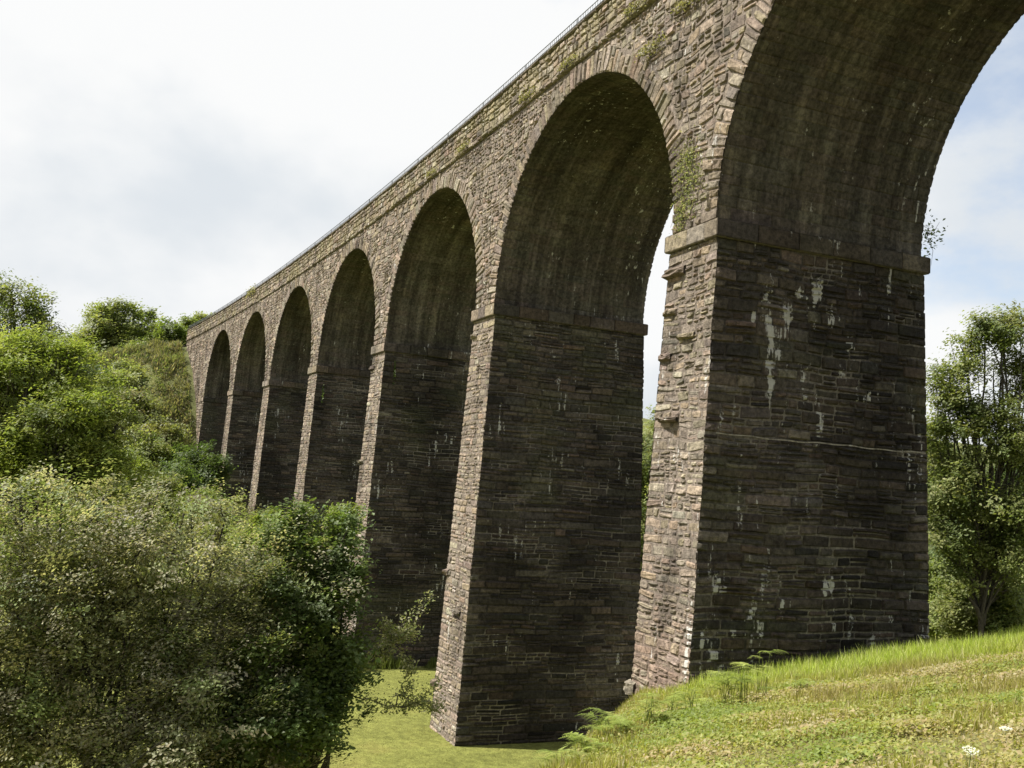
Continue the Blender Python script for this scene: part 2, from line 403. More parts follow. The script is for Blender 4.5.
def build_pier(i):
    s0 = i*L; zb = base_z(i)
    near = i == 0
    rng = np.random.default_rng(100+i)
    g = Geo()
    # front and back faces
    def mpf(u, v, w): return V(s0-u*hw(v)/(W/2), fb(v)-w, v)
    def mpb(u, v, w): return V(s0+u*hw(v)/(W/2), D-fb(v)+w, v)
    def mpe(u, v, w): return V(s0-hw(v)-w, fb(v)+(u/D)*(D-2*fb(v)), v)
    def mpo(u, v, w): return V(s0+hw(v)+w, fb(v)+(1-u/D)*(D-2*fb(v)), v)
    zz = np.linspace(zb, ZIB, 30)
    for mp, colf in ((mpf, near_face if i == 0 else weather_face), (mpb, weather_face)):
        if mp is mpf:
            R = coursed(-W/2, W/2, zb, ZIB, rng, .10, .27, .9, 2.4, quoin=True, split=.35)
            stones(g, R, mp, rng, (.010, .045), pal=PAL_FACE, corner=True, warp=.016, skew=.25, colf=colf, n=6 if near else 5)
        else:
            R = coursed(-W/2, W/2, zb, ZIB, rng, .3, .5, 1., 2.3)
            stones(g, R, mp, rng, (.02, .05), pal=PAL_FACE, corner=True, warp=0, colf=colf, n=4)
        backing(g, np.linspace(-W/2, W/2, 9), zz, mp, .004, MORTAR_F, colf)
    for mp in (mpe, mpo):
        if mp is mpe:
            if i == 0:
                # two lifts of walling with a pale bed joint between them
                R = np.concatenate([coursed(0, D, zb, 1.36, rng, .11, .27, 1.3, 4.6, quoin=True, split=.3),
                                    coursed(0, D, 1.40, ZIB, rng, .12, .34, 1.1, 3., quoin=True, split=.35)])
            else: R = coursed(0, D, zb, ZIB, rng, .12, .30, 1.3, 4.8, quoin=True, split=.3)
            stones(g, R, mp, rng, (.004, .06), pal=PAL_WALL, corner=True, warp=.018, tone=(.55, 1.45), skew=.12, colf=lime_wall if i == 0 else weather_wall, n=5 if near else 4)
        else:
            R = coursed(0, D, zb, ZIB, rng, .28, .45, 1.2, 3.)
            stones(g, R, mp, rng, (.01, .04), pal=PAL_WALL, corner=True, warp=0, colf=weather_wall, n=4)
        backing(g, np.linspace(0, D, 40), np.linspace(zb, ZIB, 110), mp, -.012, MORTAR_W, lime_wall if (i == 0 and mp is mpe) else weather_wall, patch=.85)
        if i == 0 and mp is mpe:   # the pale bed joint between the two lifts
            gu = np.linspace(.25, D-.02, 60); P = mp(np.repeat(gu, 2), np.tile([1.366, 1.396], 60)+np.repeat(.011*np.sin(gu*2.3)+.009*np.sin(gu*7), 2), np.full(120, .028)); g.add(P, grid_quads(60, 2), None, (.30, .27, .22, .2))
    # stones left proud on the lit face and its outer corner
    proud = {0: [(-W/2-.05, -.25, 5.12, 5.42, .16), (-.75, -.05, 1.62, 1.80, .2), (-W/2-.13, -W/2+.17, -4.75, -4.38, .17), (-W/2-.02, -.55, 3.1, 3.35, .12), (-W/2-.02, -.5, 4.2, 4.4, .1), (-.3, .35, 3.55, 3.75, .12)],
             1: [(-.1, .5, -4.62, -4.45, .15), (-W/2-.1, -W/2+.16, -3.5, -3.2, .14), (-W/2-.12, -W/2+.12, -7.4, -7.1, .15), (-W/2-.04, -.5, 5.1, 5.35, .12)], 2: [(-W/2-.1, -.5, 5., 5.3, .13), (-W/2-.1, -.55, .4, .65, .1)]}.get(i, [])
    for (a, b, c0, c1, r0) in proud: stones(g, [(a, b, c0, c1, 1, 1)], mpf, rng, (r0, r0*1.05), pal=PAL_FACE*.85, warp=0, n=6, corner=True, colf=weather_face, bev=.06, skew=.2)
    pier = g.build('pier', STONE, viaduct, VO)
    gi = Geo()
    impost_band(gi, s0, rng)
    gi.build('impost', STONE, pier, VO)
    return pier
def impost_band(g, s0, rng):
    hwi = W/2+PR
    z0, z1 = ZIB, ZIT
    def rects(a, b):
        out = []; u = a
        while u < b-1e-6:
            w = rng.uniform(.6, 1.15)
            if u+w > b-.4: w = b-u
            out.append((u, u+w, z0, z1, float(u == a), float(u+w >= b-1e-6))); u += w
        return np.array(out)
    for mp, a, b, pal in ((lambda u, v, w: V(s0-u, -PR-w, v), -hwi, hwi, PAL_FACE*.85), (lambda u, v, w: V(s0+u, D+PR+w, v), -hwi, hwi, PAL_FACE),
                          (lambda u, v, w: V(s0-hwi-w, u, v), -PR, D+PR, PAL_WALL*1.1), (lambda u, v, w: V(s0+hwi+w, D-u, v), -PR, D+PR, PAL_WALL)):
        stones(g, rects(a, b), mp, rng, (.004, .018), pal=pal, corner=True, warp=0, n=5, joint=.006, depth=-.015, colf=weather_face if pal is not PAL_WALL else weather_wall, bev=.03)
    b0, b1 = -PR, D+PR
    for z, hi in ((z0+.006, 0), (z1-.006, 1)):
        P = V(np.array([s0-hwi, s0+hwi, s0+hwi, s0-hwi]), np.array([b0, b0, b1, b1]), np.array([z]*4))
        g.add(P, [[0, 1, 2, 3]], None, (.2, .18, .15, .2))

for i in range(-1, 6): build_pier(i)

# arch rings and barrels -------------------------------------------------
RING = .78
def arc(th, off=0.):
    """arch profile: th 0..pi measured from the near springing; off = radial offset"""
    ss = -np.cos(th); zz = np.sin(th)
    return ss*(HSPAN+off), ZIT+zz*(RISE+off)
def build_arch(j):
    """arch j lies between pier j-1 and pier j"""
    sm = (j-.5)*L; rng = np.random.default_rng(300+j)
    g = Geo()
    arclen = pi*HSPAN
    def mp(u, v, w):
        th = v/arclen*pi
        a, z = arc(th, -w)
        return V(sm+a, u, z)
    R = coursed(0, D, 0, arclen, rng, .17, .34, 1.3, 3.6, quoin=True, split=.05)
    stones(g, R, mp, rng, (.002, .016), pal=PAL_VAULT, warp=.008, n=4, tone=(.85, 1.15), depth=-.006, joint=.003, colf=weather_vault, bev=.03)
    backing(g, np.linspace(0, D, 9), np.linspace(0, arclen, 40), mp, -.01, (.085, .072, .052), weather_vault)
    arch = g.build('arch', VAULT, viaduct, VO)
    for side in (0, 1):
        gr = Geo(); out = []; v = 0.
        while v < arclen-1e-6:
            t = rng.uniform(.17, .30)
            if v+t > arclen-.12: t = arclen-v
            k = rng.uniform(.62, 1.)*RING
            if rng.random() < .3:
                m = k*rng.uniform(.4, .6); out += [(0, m, v, v+t, 1, 0), (m, k, v, v+t, 0, 0)]
            else: out.append((0, k, v, v+t, 1, 0))
            v += t
        sgn = 1 if side == 0 else -1; b0 = 0 if side == 0 else D
        def mpr(u, v, w):
            a, z = arc(v/arclen*pi, u)
            return V(sm+a, b0-sgn*w, z)
        if side == 0: stones(gr, np.array(out), mpr, rng, (.03, .07), pal=PAL_FACE*.92, warp=.004, n=5, corner=True, colf=weather_face, joint=.008, cext=-.004, depth=-.012)
        else: stones(gr, np.array(out), lambda u, v, w: mpr(u, v, w), rng, (.02, .05), pal=PAL_FACE, warp=0, n=4, corner=True, colf=weather_face, cext=-.004, depth=-.01, joint=.006)
        gr.build('voussoir_ring', STONE, arch, VO)
for j in range(0, 7): build_arch(j)

# spandrel walls ---------------------------------------------------------
S_NEAR, S_FAR = -L-1.1, 6.84*L
S_A0 = 6*L-WA/2
def clip_arches(U, Z):
    U0, Z0 = U.mean((1, 2)), Z.mean((1, 2)); dead = np.zeros(len(U), bool)
    for j in range(0, 7):
        sm = (j-.5)*L
        dead |= ((U0-sm)/(HSPAN+RING*.6))**2+((Z0-ZIT)/(RISE+RING*.6))**2 < 1
        a, b = HSPAN+RING*.84, RISE+RING*.84
        dx, dz = (U-sm)/a, (Z-ZIT)/b
        r = np.sqrt(dx*dx+np.maximum(dz, 0)**2)
        inside = (r < 1) & (np.abs(U-sm) < a)
        k = 1/np.maximum(r, .05)
        U = np.where(inside, sm+(U-sm)*k, U); Z = np.where(inside, ZIT+np.maximum(Z-ZIT, 0)*k, Z)
    c = slice(None)
    du = U.max((1, 2))-U.min((1, 2)); dz = Z.max((1, 2))-Z.min((1, 2))
    # area left after clamping
    n = U.shape[1]
    ar = np.abs((U[:, -1, -1]-U[:, 0, 0])*(Z[:, 0, -1]-Z[:, -1, 0])-(U[:, 0, -1]-U[:, -1, 0])*(Z[:, -1, -1]-Z[:, 0, 0]))/2
    return U, Z, (ar > .012) & ~dead
def spandrel(side):
    g = Geo(); rng = np.random.default_rng(500+side)
    mp = (lambda u, v, w: V(u, -w, v)) if side == 0 else (lambda u, v, w: V(u, D+w, v))
    for k in range(-1, 7):
        a, b = (k-.5)*L, (k+.5)*L
        if k == 6: b = S_FAR
        if k == -1: a = S_NEAR
        if side == 0: R = coursed(a, b, ZIT, ZS, rng, .13, .30, .7, 2.2, split=.35)
        else: R = coursed(a, b, ZIT, ZS, rng, .35, .55, 1, 2.4)
        def cl(U, Z):
            U, Z, keep = clip_arches(U, Z)
            return U, Z, keep
        stones(g, R, mp, rng, (.012, .055) if side == 0 else (.02, .05), pal=PAL_FACE, warp=.04 if side == 0 else 0, skew=.3 if side == 0 else 0, n=5 if side == 0 else 4, clip=cl, colf=weather_face)
    # mortar plane behind the stones, cut to the arches: radial strips between extrados and string course
    backing(g, np.linspace(6*L, S_FAR, 14), np.linspace(ZIT, ZS, 10), mp, -.012, MORTAR_F, weather_face)
    backing(g, np.linspace(S_NEAR, -L, 3), np.linspace(ZIT, ZS, 10), mp, -.012, MORTAR_F, weather_face)
    for j in range(0, 7):
        sm = (j-.5)*L
        th = np.linspace(0, pi, 49)
        a, z = arc(th, .03); a2 = np.clip(a*3., -L/2, L/2)
        outer_s = sm+np.where(np.sin(th) < .75, np.sign(-np.cos(th))*L/2, -np.cos(th)/np.sqrt(1-.75**2)*L/2)
        outer_z = np.where(np.sin(th) < .75, ZIT+(ZS-ZIT)*np.sin(th)/.75, ZS)
        u = np.stack([sm+a, outer_s], 1); v = np.stack([z, outer_z], 1)
        P = mp(u.ravel(), v.ravel(), np.full(u.size, .002))
        cc = weather_face(np.tile(np.array([*MORTAR_F, 0.]), (len(P), 1)), u.ravel(), v.ravel(), P, np.full(len(P), .5))
        g.add(P, grid_quads(len(th), 2), None, cc)
    return g.build('spandrel_wall', STONE, viaduct, VO)
spandrel(0); spandrel(1)

# far abutment -----------------------------------------------------------
def build_abutment():
    g = Geo(); rng = np.random.default_rng(700)
    zb = -1.
    def s1(v): return S_FAR-.42*np.maximum(ZIT-v+6, 0)*.98
    a = S_A0-.09
    w0 = S_FAR-a
    def mpf(u, v, w):
        sR = a-BW*(ZIB-v); sL = np.maximum(S_FAR-.30*(ZS-v), sR+.8)
        return V(sR+(u/w0)*(sL-sR), fb(v)-w, v)
    R = coursed(0, w0, zb, ZIT, rng, .18, .42, .8, 2.2, quoin=True)
    stones(g, R, mpf, rng, (.02, .07), pal=PAL_FACE, corner=True, warp=.02, colf=weather_face)
    backing(g, np.linspace(0, w0, 12), np.linspace(zb, ZIT, 20), mpf, -.012, MORTAR_F, weather_face)
    def mpe(u, v, w): return V(a-BW*(ZIB-v)-w, fb(v)+(u/D)*(D-2*fb(v)), v)
    R = coursed(0, D, zb, ZIB, rng, .13, .32, 1.3, 4.5, quoin=True)
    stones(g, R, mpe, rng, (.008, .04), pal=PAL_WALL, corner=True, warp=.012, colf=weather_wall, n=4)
    backing(g, np.linspace(0, D, 9), np.linspace(zb, ZIB, 20), mpe, -.012, MORTAR_W, weather_wall)
    # sloping outer return of the wing
    v = np.linspace(zb, ZS, 14); bb = np.array([0., D])
    sL = np.maximum(S_FAR-.30*(ZS-v), a-BW*(ZIB-v)+.8)
    P = V(np.repeat(sL[:, None], 2, 1).ravel(), np.stack([fb(v), D-fb(v)], 1).ravel(), np.repeat(v[:, None], 2, 1).ravel())
    g.add(P, grid_quads(14, 2), None, (.33, .2, .13, 0))
    ab = g.build('abutment', STONE, viaduct, VO)
    gi = Geo(); 
    stones(gi, np.array([(a-PR, a+.7, ZIB, ZIT, 1, 0), (a+.7, a+1.6, ZIB, ZIT, 0, 0), (a+1.6, a+2.4, ZIB, ZIT, 0, 1)]), lambda u, v, w: V(u, -PR-w, v), rng, (.004, .02), warp=0, corner=True, colf=weather_face)
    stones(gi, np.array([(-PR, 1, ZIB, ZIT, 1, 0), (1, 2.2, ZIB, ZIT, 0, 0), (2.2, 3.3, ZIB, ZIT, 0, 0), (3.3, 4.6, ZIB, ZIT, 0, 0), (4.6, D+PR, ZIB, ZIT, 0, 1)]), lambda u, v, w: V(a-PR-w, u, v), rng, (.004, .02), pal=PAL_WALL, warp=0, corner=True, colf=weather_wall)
    gi.build('impost', STONE, ab, VO)
build_abutment()

# string course, parapet, coping, deck, railing -------------------------------
S_END = S_FAR+.25
def band(name, s0, s1, z0, z1, b_front, rng, hl, al, rel, pal, colf, warp, n=5, both=True):
    g = Geo()
    R = coursed(s0, s1, z0, z1, rng, hl[0], hl[1], al[0], al[1], split=.2 if warp else 0)
    stones(g, R, lambda u, v, w: V(u, b_front-w, v), rng, rel, pal=pal, warp=warp, colf=colf, n=n)
    R = coursed(s0, s1, z0, z1, rng, max(.2, hl[0]), max(.45, hl[1]), 1.5, 3)
    stones(g, R, lambda u, v, w: V(u, D-b_front+w, v), rng, rel, pal=pal, warp=0, colf=colf, n=4)
    s = np.arange(s0, s1+1e-6, (s1-s0)/60)
    for b in (b_front+.012, D-b_front-.012):
        P = V(np.repeat(s, 2), np.full(2*len(s), b), np.tile([z0, z1], len(s)))
        g.add(P, grid_quads(len(s), 2), None, colf(np.tile(np.array([*MORTAR_F, 0.]), (len(P), 1)), P[:, 0], P[:, 2], P, np.full(len(P), .5)))
    # bed faces
    for z in (z0+.004, z1-.004):
        for (ba, bb) in ((b_front, .25), (D-.25, D-b_front)):
            P = V(np.repeat(s, 2), np.tile([ba, bb], len(s)), np.full(2*len(s), z))
            g.add(P, grid_quads(len(s), 2), None, (.25, .22, .17, .1))
    return g.build(name, STONE, viaduct, VO)
rng = np.random.default_rng(900)
band('string_course', S_NEAR, S_END, ZS+.001, ZS+.19, -.085, rng, (.17, .19), (1.2, 3.5), (.0, .075), PAL_FACE*.95, weather_parapet, .006)
band('parapet', S_NEAR, S_END, ZS+.191, ZP-.1, -.015, rng, (.16, .40), (.8, 2.2), (.02, .07), PAL_FACE, weather_parapet, .018)
band('coping', S_NEAR, S_END, ZP-.099, ZP, -.10, rng, (.09, .1), (8, 14), (.004, .02), PAL_FACE*.55, weather_face, 0)
def deck():
    g = Geo(); s = np.linspace(S_NEAR, S_END, 70)
    b = np.array([.24, D-.24])
    for z in (ZS+.3,):
        P = V(np.repeat(s, 2), np.tile(b, len(s)), np.full(2*len(s), z)); g.add(P, grid_quads(len(s), 2), None, (.2, .18, .15, 0))
    for bb in (.24, D-.24):
        P = V(np.repeat(s, 2), np.full(2*len(s), bb), np.tile([ZS+.3, ZP-.004], len(s))); g.add(P, grid_quads(len(s), 2), None, (.2, .18, .15, 0))
    g.build('deck', STONE, viaduct, VO)
deck()
def railing():
    g = Geo(); n = 160
    s = np.linspace(S_NEAR, S_END, n)
    for b in (.06, D-.06):
        for z, r in ((ZP+.36, .015), (ZP+.20, .012), (ZP+.07, .012)):
            tube(g, V(s, b, z), r, 5)
        k = np.arange(S_NEAR, S_END, .16)
        for dx, dy in ((.007, 0), (0, .007)):
            P = np.stack([V(k-dx, b-dy, ZP-.003), V(k+dx, b+dy, ZP-.003), V(k+dx, b+dy, ZP+.36), V(k-dx, b-dy, ZP+.36)], 1)
            g.add(P.reshape(-1, 3), np.arange(len(k)*4).reshape(-1, 4))
        for q in np.arange(S_NEAR, S_END, 2.):
            tube(g, [V(q, b, ZP-.003), V(q, b, ZP+.37)], .016, 6)
    g.build('railing', RAIL, viaduct, VO)
railing()

# ------------------------------------------------------------------ terrain
def smax(a, b, k):
    h = np.clip(.5+.5*(a-b)/k, 0, 1)
    return b*(1-h)+a*h+k*h*(1-h)
def edge_x(y): return np.where(y > 11, .62+(y-11)*.235, .62+(y-11)*.30)
def height(x, y, detail=True):
    x = np.asarray(x, float); y = np.asarray(y, float)
    p = np.stack([x, y, x*0], -1)
    lawn = -8.9-.012*(y-40)*(y > 40)+.25*(fbm(p, .06, 61)-.5)
    # grassy knoll the photographer stands on
    yy = np.clip(y, -14, 24.2); xe = edge_x(yy)
    xc = np.minimum(np.maximum(x, xe), 15.)
    kn = -1.58-.160*yy+.2*xc-1.0*np.maximum(xe-x, 0)-.42*np.maximum(y-23.6, 0)
    kn = kn+.06*np.maximum(x-15, 0)
    if detail: kn = kn+.22*(fbm(p, .45, 62)-.5)+.10*(fbm(p, 1.6, 63)-.5)
    z = smax(lawn, kn, 1.4)
    # hillside at the far abutment
    s, b = V_inv(x, y)
    hs = sstep(4.85*L, 7.1*L, s+.5*np.minimum(b, 0)*0)
    top = np.where(b < 0, 13.0+.36*np.maximum(b, -20), 13.2-.05*(b))
    top = np.maximum(top, 2)
    hill = -9.2+(top+9.2)*hs
    hill = hill+(1.6*(fbm(p, .12, 64)-.5)+1.1*(fbm(p, .45, 66)-.5))*sstep(0, .25, hs)
    z = smax(z, hill, 1.)
    # valley side behind the viaduct on the right, and rolling land beyond
    far = sstep(70, 260, np.hypot(x-20, y-40))
    z = z+far*(10*(fbm(p, .012, 65)-.3))*(1-hs*.5)
    rb = sstep(22, 60, x-.4*(y-20)*0)*sstep(28, 60, y)
    z = z+rb*4.5
    return z
def terrain():
    def axis(c, lo, hi):
        a = [0.]; st = .35
        while a[-1] < hi: a.append(a[-1]+st); st = min(st*1.045, 30) if a[-1] > 20 else .45
        b = [0.]; st = .35
        while b[-1] > lo: b.append(b[-1]-st); st = min(st*1.045, 30) if b[-1] < -20 else .45
        return np.array(sorted(set(b+a)))+c
    X = axis(4., -900, 900); Y = axis(20., -500, 1200)
    XX, YY = np.meshgrid(X, Y, indexing='ij')
    Z = height(XX, YY)
    P = np.stack([XX, YY, Z], -1).reshape(-1, 3)
    g = Geo()
    c = np.tile(np.array([.19, .20, .052, 0]), (len(P), 1))
    kn = sstep(-8.2, -6.5, P[:, 2])*(P[:, 1] < 30)
    c[:, :3] = c[:, :3]*(1-kn[:, None])+np.array([.19, .18, .07])*kn[:, None]
    s, b = V_inv(P[:, 0], P[:, 1]); hk = sstep(4.9*L, 5.3*L, s)
    c[:, :3] = c[:, :3]*(1-hk[:, None])+np.array([.13, .14, .055])*hk[:, None]
    g.add(P, grid_quads(len(X), len(Y)), None, c)
    o = g.build('ground', GROUND, None, (0, 0, 0), True)
    tag(o, 'green valley ground with mown lawn under the arches', 'ground', kind='structure')
terrain()
def gz(x, y): return float(height(np.array([x]), np.array([y]))[0])

# ------------------------------------------------------------------ foliage
def leaves(g, P, size, rng, cols, up=.4, aspect=.55, outward=None, fold=.25, droop=0., rnd=1., face=None):
    """one folded leaf per point"""
    m = len(P)
    n = rng.normal(size=(m, 3)); n /= np.linalg.norm(n, axis=1)[:, None]
    n[:, 2] = np.abs(n[:, 2])
    n = n*rnd
    if face is not None: n = n+face
    n = n+np.array([-.45*up, 0, up])
    if outward is not None: n = n+outward*.5
    n /= np.linalg.norm(n, axis=1)[:, None]
    t = rng.normal(size=(m, 3)); t[:, 2] -= droop
    t -= n*(t*n).sum(1)[:, None]; t /= np.linalg.norm(t, axis=1)[:, None]+1e-9
    b = np.cross(n, t)
    L_ = (size*rng.uniform(.65, 1.35, m))[:, None]
    w = L_*aspect*.5
    v = np.stack([P-t*L_*.5, P-t*L_*.05+b*w+n*w*fold, P+t*L_*.5, P-t*L_*.05-b*w+n*w*fold], 1)
    i = np.arange(m)[:, None]*4
    tris = np.concatenate([i+np.array([[0, 1, 2]]), i+np.array([[0, 2, 3]])], 0)
    c = np.repeat(cols[:, None], 4, 1).reshape(-1, 3)
    g.add(v.reshape(-1, 3), None, tris, c)

def plant(name, label, cat, base, blobs, nclump, per, lsize, crad, pal, seed, trunk=.2, group=None, shell=.5, stems=1,
          twigs=40, flat=.7, mul=(.75, 1.25), aspect=.55, extra=None, sparse=.0, lump=.35, parts=('trunk', 'crown'), spread=.35, upb=1.0, limb_r=.35, nsub=9, spray=.9):
    """tree or bush: tapered stems and limbs, crown of leaf faces in uneven clumps. blobs = [(centre, (rx,ry,rz)), ...]"""
    rng = np.random.default_rng(seed)
    base = np.asarray(base, float)
    root = empty(name, base, label, cat, group)
    gt, gl = Geo(), Geo()
    C = np.array([b[0] for b in blobs], float); Rr = np.array([b[1] if hasattr(b[1], '__len__') else (b[1],)*3 for b in blobs], float)
    Cb, Rb = C, Rr
    subC, subR, own = [C*1.], [Rr*.72], [np.arange(len(C))]
    for q in range(len(C)):
        ns = nsub; dd = rng.normal(size=(ns, 3)); dd /= np.linalg.norm(dd, axis=1)[:, None]; dd[:, 2] = dd[:, 2]*.9+.12
        subC.append(C[q]+dd*Rr[q]*rng.uniform(.45, .78, (ns, 1))); subR.append(Rr[q]*rng.uniform(.26, .52, (ns, 1))*np.array([1.1, 1.1, .85])); own.append(np.full(ns, q))
    C, Rr, own = np.concatenate(subC), np.concatenate(subR), np.concatenate(own)
    vol = Rr.prod(1)**(2/3.); vol[:len(Cb)] *= .5; pr = vol/vol.sum()
    bi = rng.choice(len(C), nclump, p=pr)
    d = rng.normal(size=(nclump, 3)); d /= np.linalg.norm(d, axis=1)[:, None]
    d[:, 2] = np.where(rng.random(nclump) < .35, np.abs(d[:, 2]), d[:, 2])
    rr = shell+(1-shell)*rng.random(nclump)**.6
    bump = 1+lump*(2*vnoise(d*1.0+C[bi]*.37, 2.6, seed)-1)
    cen = C[bi]+d*Rr[bi]*(rr*bump)[:, None]
    if sparse:
        keep = vnoise(cen, 1.3/crad/4, seed+5) > sparse; cen, bi, d, rr = cen[keep], bi[keep], d[keep], rr[keep]
    # keep clumps above the ground
    hz = height(cen[:, 0], cen[:, 1], False); cen[:, 2] = np.maximum(cen[:, 2], hz+.25)
    bi = own[bi]; C, Rr = Cb, Rb; pr = np.bincount(bi, minlength=len(C))/len(bi)
    m = len(cen)
    k = rng.integers(int(per*.5), int(per*1.5)+1, m)
    idx = np.repeat(np.arange(m), k)
    off = rng.normal(size=(len(idx), 3))*crad*np.repeat(rng.uniform(.6, 1.35, m), k)[:, None]*.48
    off[:, 2] *= flat
    sd = d+np.array([0, 0, .25])+.55*rng.normal(size=d.shape); sd /= np.linalg.norm(sd, axis=1)[:, None]
    off = off*.72+sd[idx]*(rng.random(len(idx))-.35)[:, None]*crad*spray
    P = cen[idx]+off
    pal = np.asarray(pal, float)
    tone = rng.uniform(mul[0], mul[1], m)
    ci = (vnoise(cen, .9/max(crad, .2)/2, seed+3)*len(pal)*.999).astype(int)
    cols = pal[ci[idx]]*tone[idx][:, None]*rng.uniform(.82, 1.18, (len(idx), 1))*(1+.14*(rng.random((len(idx), 3))-.5))
    fc = rng.normal(size=d.shape)*.55
    leaves(gl, P, lsize, rng, cols, outward=d[idx], aspect=aspect, up=upb, rnd=.6, face=fc[idx])
    # stems and limbs
    for sidx in range(stems):
        b0 = base+np.array([rng.normal()*spread*(stems > 1), rng.normal()*spread*(stems > 1), -.3])
        mine = [q for q in range(len(blobs)) if q % stems == sidx] or [sidx % len(blobs)]
        top = C[mine].mean(0)
        mid = b0+(top-b0)*np.array([.45, .45, .55])
        tt = np.linspace(0, 1, 9)[:, None]
        path = (1-tt)**2*b0+2*tt*(1-tt)*mid+tt**2*top
        path[1:-1] += rng.normal(size=(7, 3))*trunk*.35*np.array([1, 1, .2])
        rad = trunk*(1-.72*tt[:, 0])*(1+.5*np.exp(-tt[:, 0]*14))
        tube(gt, path, rad, 9)
        for q in mine:
            j = rng.integers(3, 7); a = path[j]; e = C[q]
            t2 = np.linspace(0, 1, 6)[:, None]
            mm = (a+e)/2+np.array([0, 0, -.12*np.linalg.norm(e-a)])
            lp = (1-t2)**2*a+2*t2*(1-t2)*mm+t2**2*e
            lp[1:-1] += rng.normal(size=(4, 3))*np.linalg.norm(e-a)*.03
            tube(gt, lp, np.linspace(rad[j]*.75, trunk*.22, 6), 7)
            sel = np.where(bi == q)[0]
            for w in rng.choice(sel, min(len(sel), max(2, int(twigs*pr[q]))), replace=False) if len(sel) else []:
                a2 = lp[rng.integers(1, 6)]; e2 = cen[w]; ln = np.linalg.norm(e2-a2)
                mm = (a2+e2)/2+rng.normal(size=3)*ln*.10
                t3 = np.linspace(0, 1, 5)[:, None]
                tube(gt, (1-t3)**2*a2+2*t3*(1-t3)*mm+t3**2*e2, np.linspace(min(trunk*limb_r, ln*.025+.008), .006+.012*min(1, crad), 5), 5)
    if extra: extra(gt, gl, rng)
    gt.build(parts[0], BARK, root, base, True)
    gl.build(parts[1], LEAF, root, base)
    return root

G_ASH = [(.20, .245, .055), (.235, .275, .068), (.17, .21, .05), (.26, .29, .09), (.13, .165, .042)]
G_DARK = [(.065, .10, .03), (.085, .12, .036), (.10, .14, .042), (.12, .165, .045)]
G_OLIVE = [(.22, .225, .105), (.26, .26, .14), (.175, .19, .08), (.31, .295, .185), (.19, .23, .085), (.35, .335, .23), (.14, .165, .06)]
G_BRIGHT = [(.16, .20, .04), (.19, .23, .05), (.13, .17, .036), (.18, .21, .06)]
G_MIX = [(.155, .19, .055), (.20, .23, .075), (.22, .24, .085), (.12, .155, .045), (.25, .265, .105)]
G_DRY = [(.20, .20, .08), (.17, .19, .065), (.23, .21, .10), (.14, .165, .05)]

def B(px, py, Y, rpx, fl=(1, 1, 1)):
    r = rpx/F*Y
    return (at(px, py, Y), (r*fl[0], r*fl[1], r*fl[2]))
def on_ground(px, Y, py=600):
    p = at(px, py, Y); return np.array([p[0], p[1], gz(p[0], p[1])])

# foreground left: spreading hawthorn, and the darker broadleaf shrub at its right flank
plant('hawthorn_bush', 'broad olive hawthorn with pale dry leaf tips filling the lower left', 'bush', on_ground(110, 19),
      [B(-110, 600, 18.2, 130), B(8, 585, 18, 108, (1.1, 1, .95)), B(85, 575, 18, 84), B(140, 588, 18.2, 88), B(205, 598, 19.2, 86), B(258, 612, 20.3, 84), B(40, 715, 18.2, 112), B(160, 725, 18.4, 108), B(235, 740, 18.9, 88), B(-80, 740, 18., 125), B(50, 655, 18., 92), B(-30, 660, 17.8, 98), B(125, 655, 18.2, 88), B(190, 665, 18.6, 84), B(240, 670, 19.2, 70),
       B(10, 775, 18.3, 95), B(110, 780, 18.4, 95), B(195, 785, 18.6, 85), B(262, 775, 18.8, 60),
       B(20, 492, 17.8, 22), B(62, 498, 18, 26), B(105, 495, 18.2, 20), B(150, 503, 18.4, 24), B(185, 510, 19, 20), B(225, 520, 19.4, 22)],
      3500, 68, .074, .38, G_OLIVE, 11, trunk=.09, stems=6, twigs=120, shell=.6, spread=.9, mul=(.6, 1.35), flat=.6, lump=.35, nsub=14, spray=1.9)
def sprays(gt, gl, rng):
    for (pts, y0, y1) in (([(345, 690), (372, 660), (398, 632), (430, 596)], 20.5, 22.2), ([(372, 662), (392, 640), (385, 622)], 21, 21.5), ([(385, 650), (402, 634), (414, 630)], 21.2, 21.6),
                          ([(340, 690), (372, 700), (400, 708), (436, 684)], 20.3, 21.5), ([(392, 706), (408, 690), (412, 672), (404, 655)], 21, 21.3), ([(398, 707), (422, 704), (440, 708)], 21, 21.6)):
        Ys = np.linspace(y0, y1, len(pts)); w = np.array([at(a, b, Y) for (a, b), Y in zip(pts, Ys)])
        t = np.linspace(0, len(pts)-1, 14); path = np.stack([np.interp(t, np.arange(len(pts)), w[:, k]) for k in range(3)], 1)
        path[1:-1] += rng.normal(size=(12, 3))*.03
        tube(gt, path, np.linspace(.016, .004, 14), 5)
        q = rng.integers(2, 14, 520); P = path[q]+rng.normal(size=(520, 3))*.085
        pal = np.array(G_OLIVE+[(.16, .18, .06)]); leaves(gl, P, .07, rng, pal[rng.integers(0, len(pal), 520)])
plant('broadleaf_shrub', 'dark leafy shrub with bright tips between the hawthorn and the lawn', 'shrub', on_ground(300, 20.5),
      [B(318, 545, 20.5, 42, (1, 1, .95)), B(285, 535, 20.5, 26), B(335, 585, 20.3, 32), B(300, 610, 19.8, 60), B(335, 640, 20, 26), B(280, 690, 19.2, 62), B(325, 680, 19.8, 34), B(265, 745, 18.6, 56), B(345, 668, 20.2, 16), B(305, 735, 18.9, 46), B(338, 712, 19.6, 24)],
      760, 60, .10, .32, G_DARK+[(.15, .20, .05), (.09, .13, .035)], 12, spray=1.5, trunk=.14, stems=4, twigs=120, spread=.5, mul=(.55, 1.3), extra=sprays, aspect=.65)
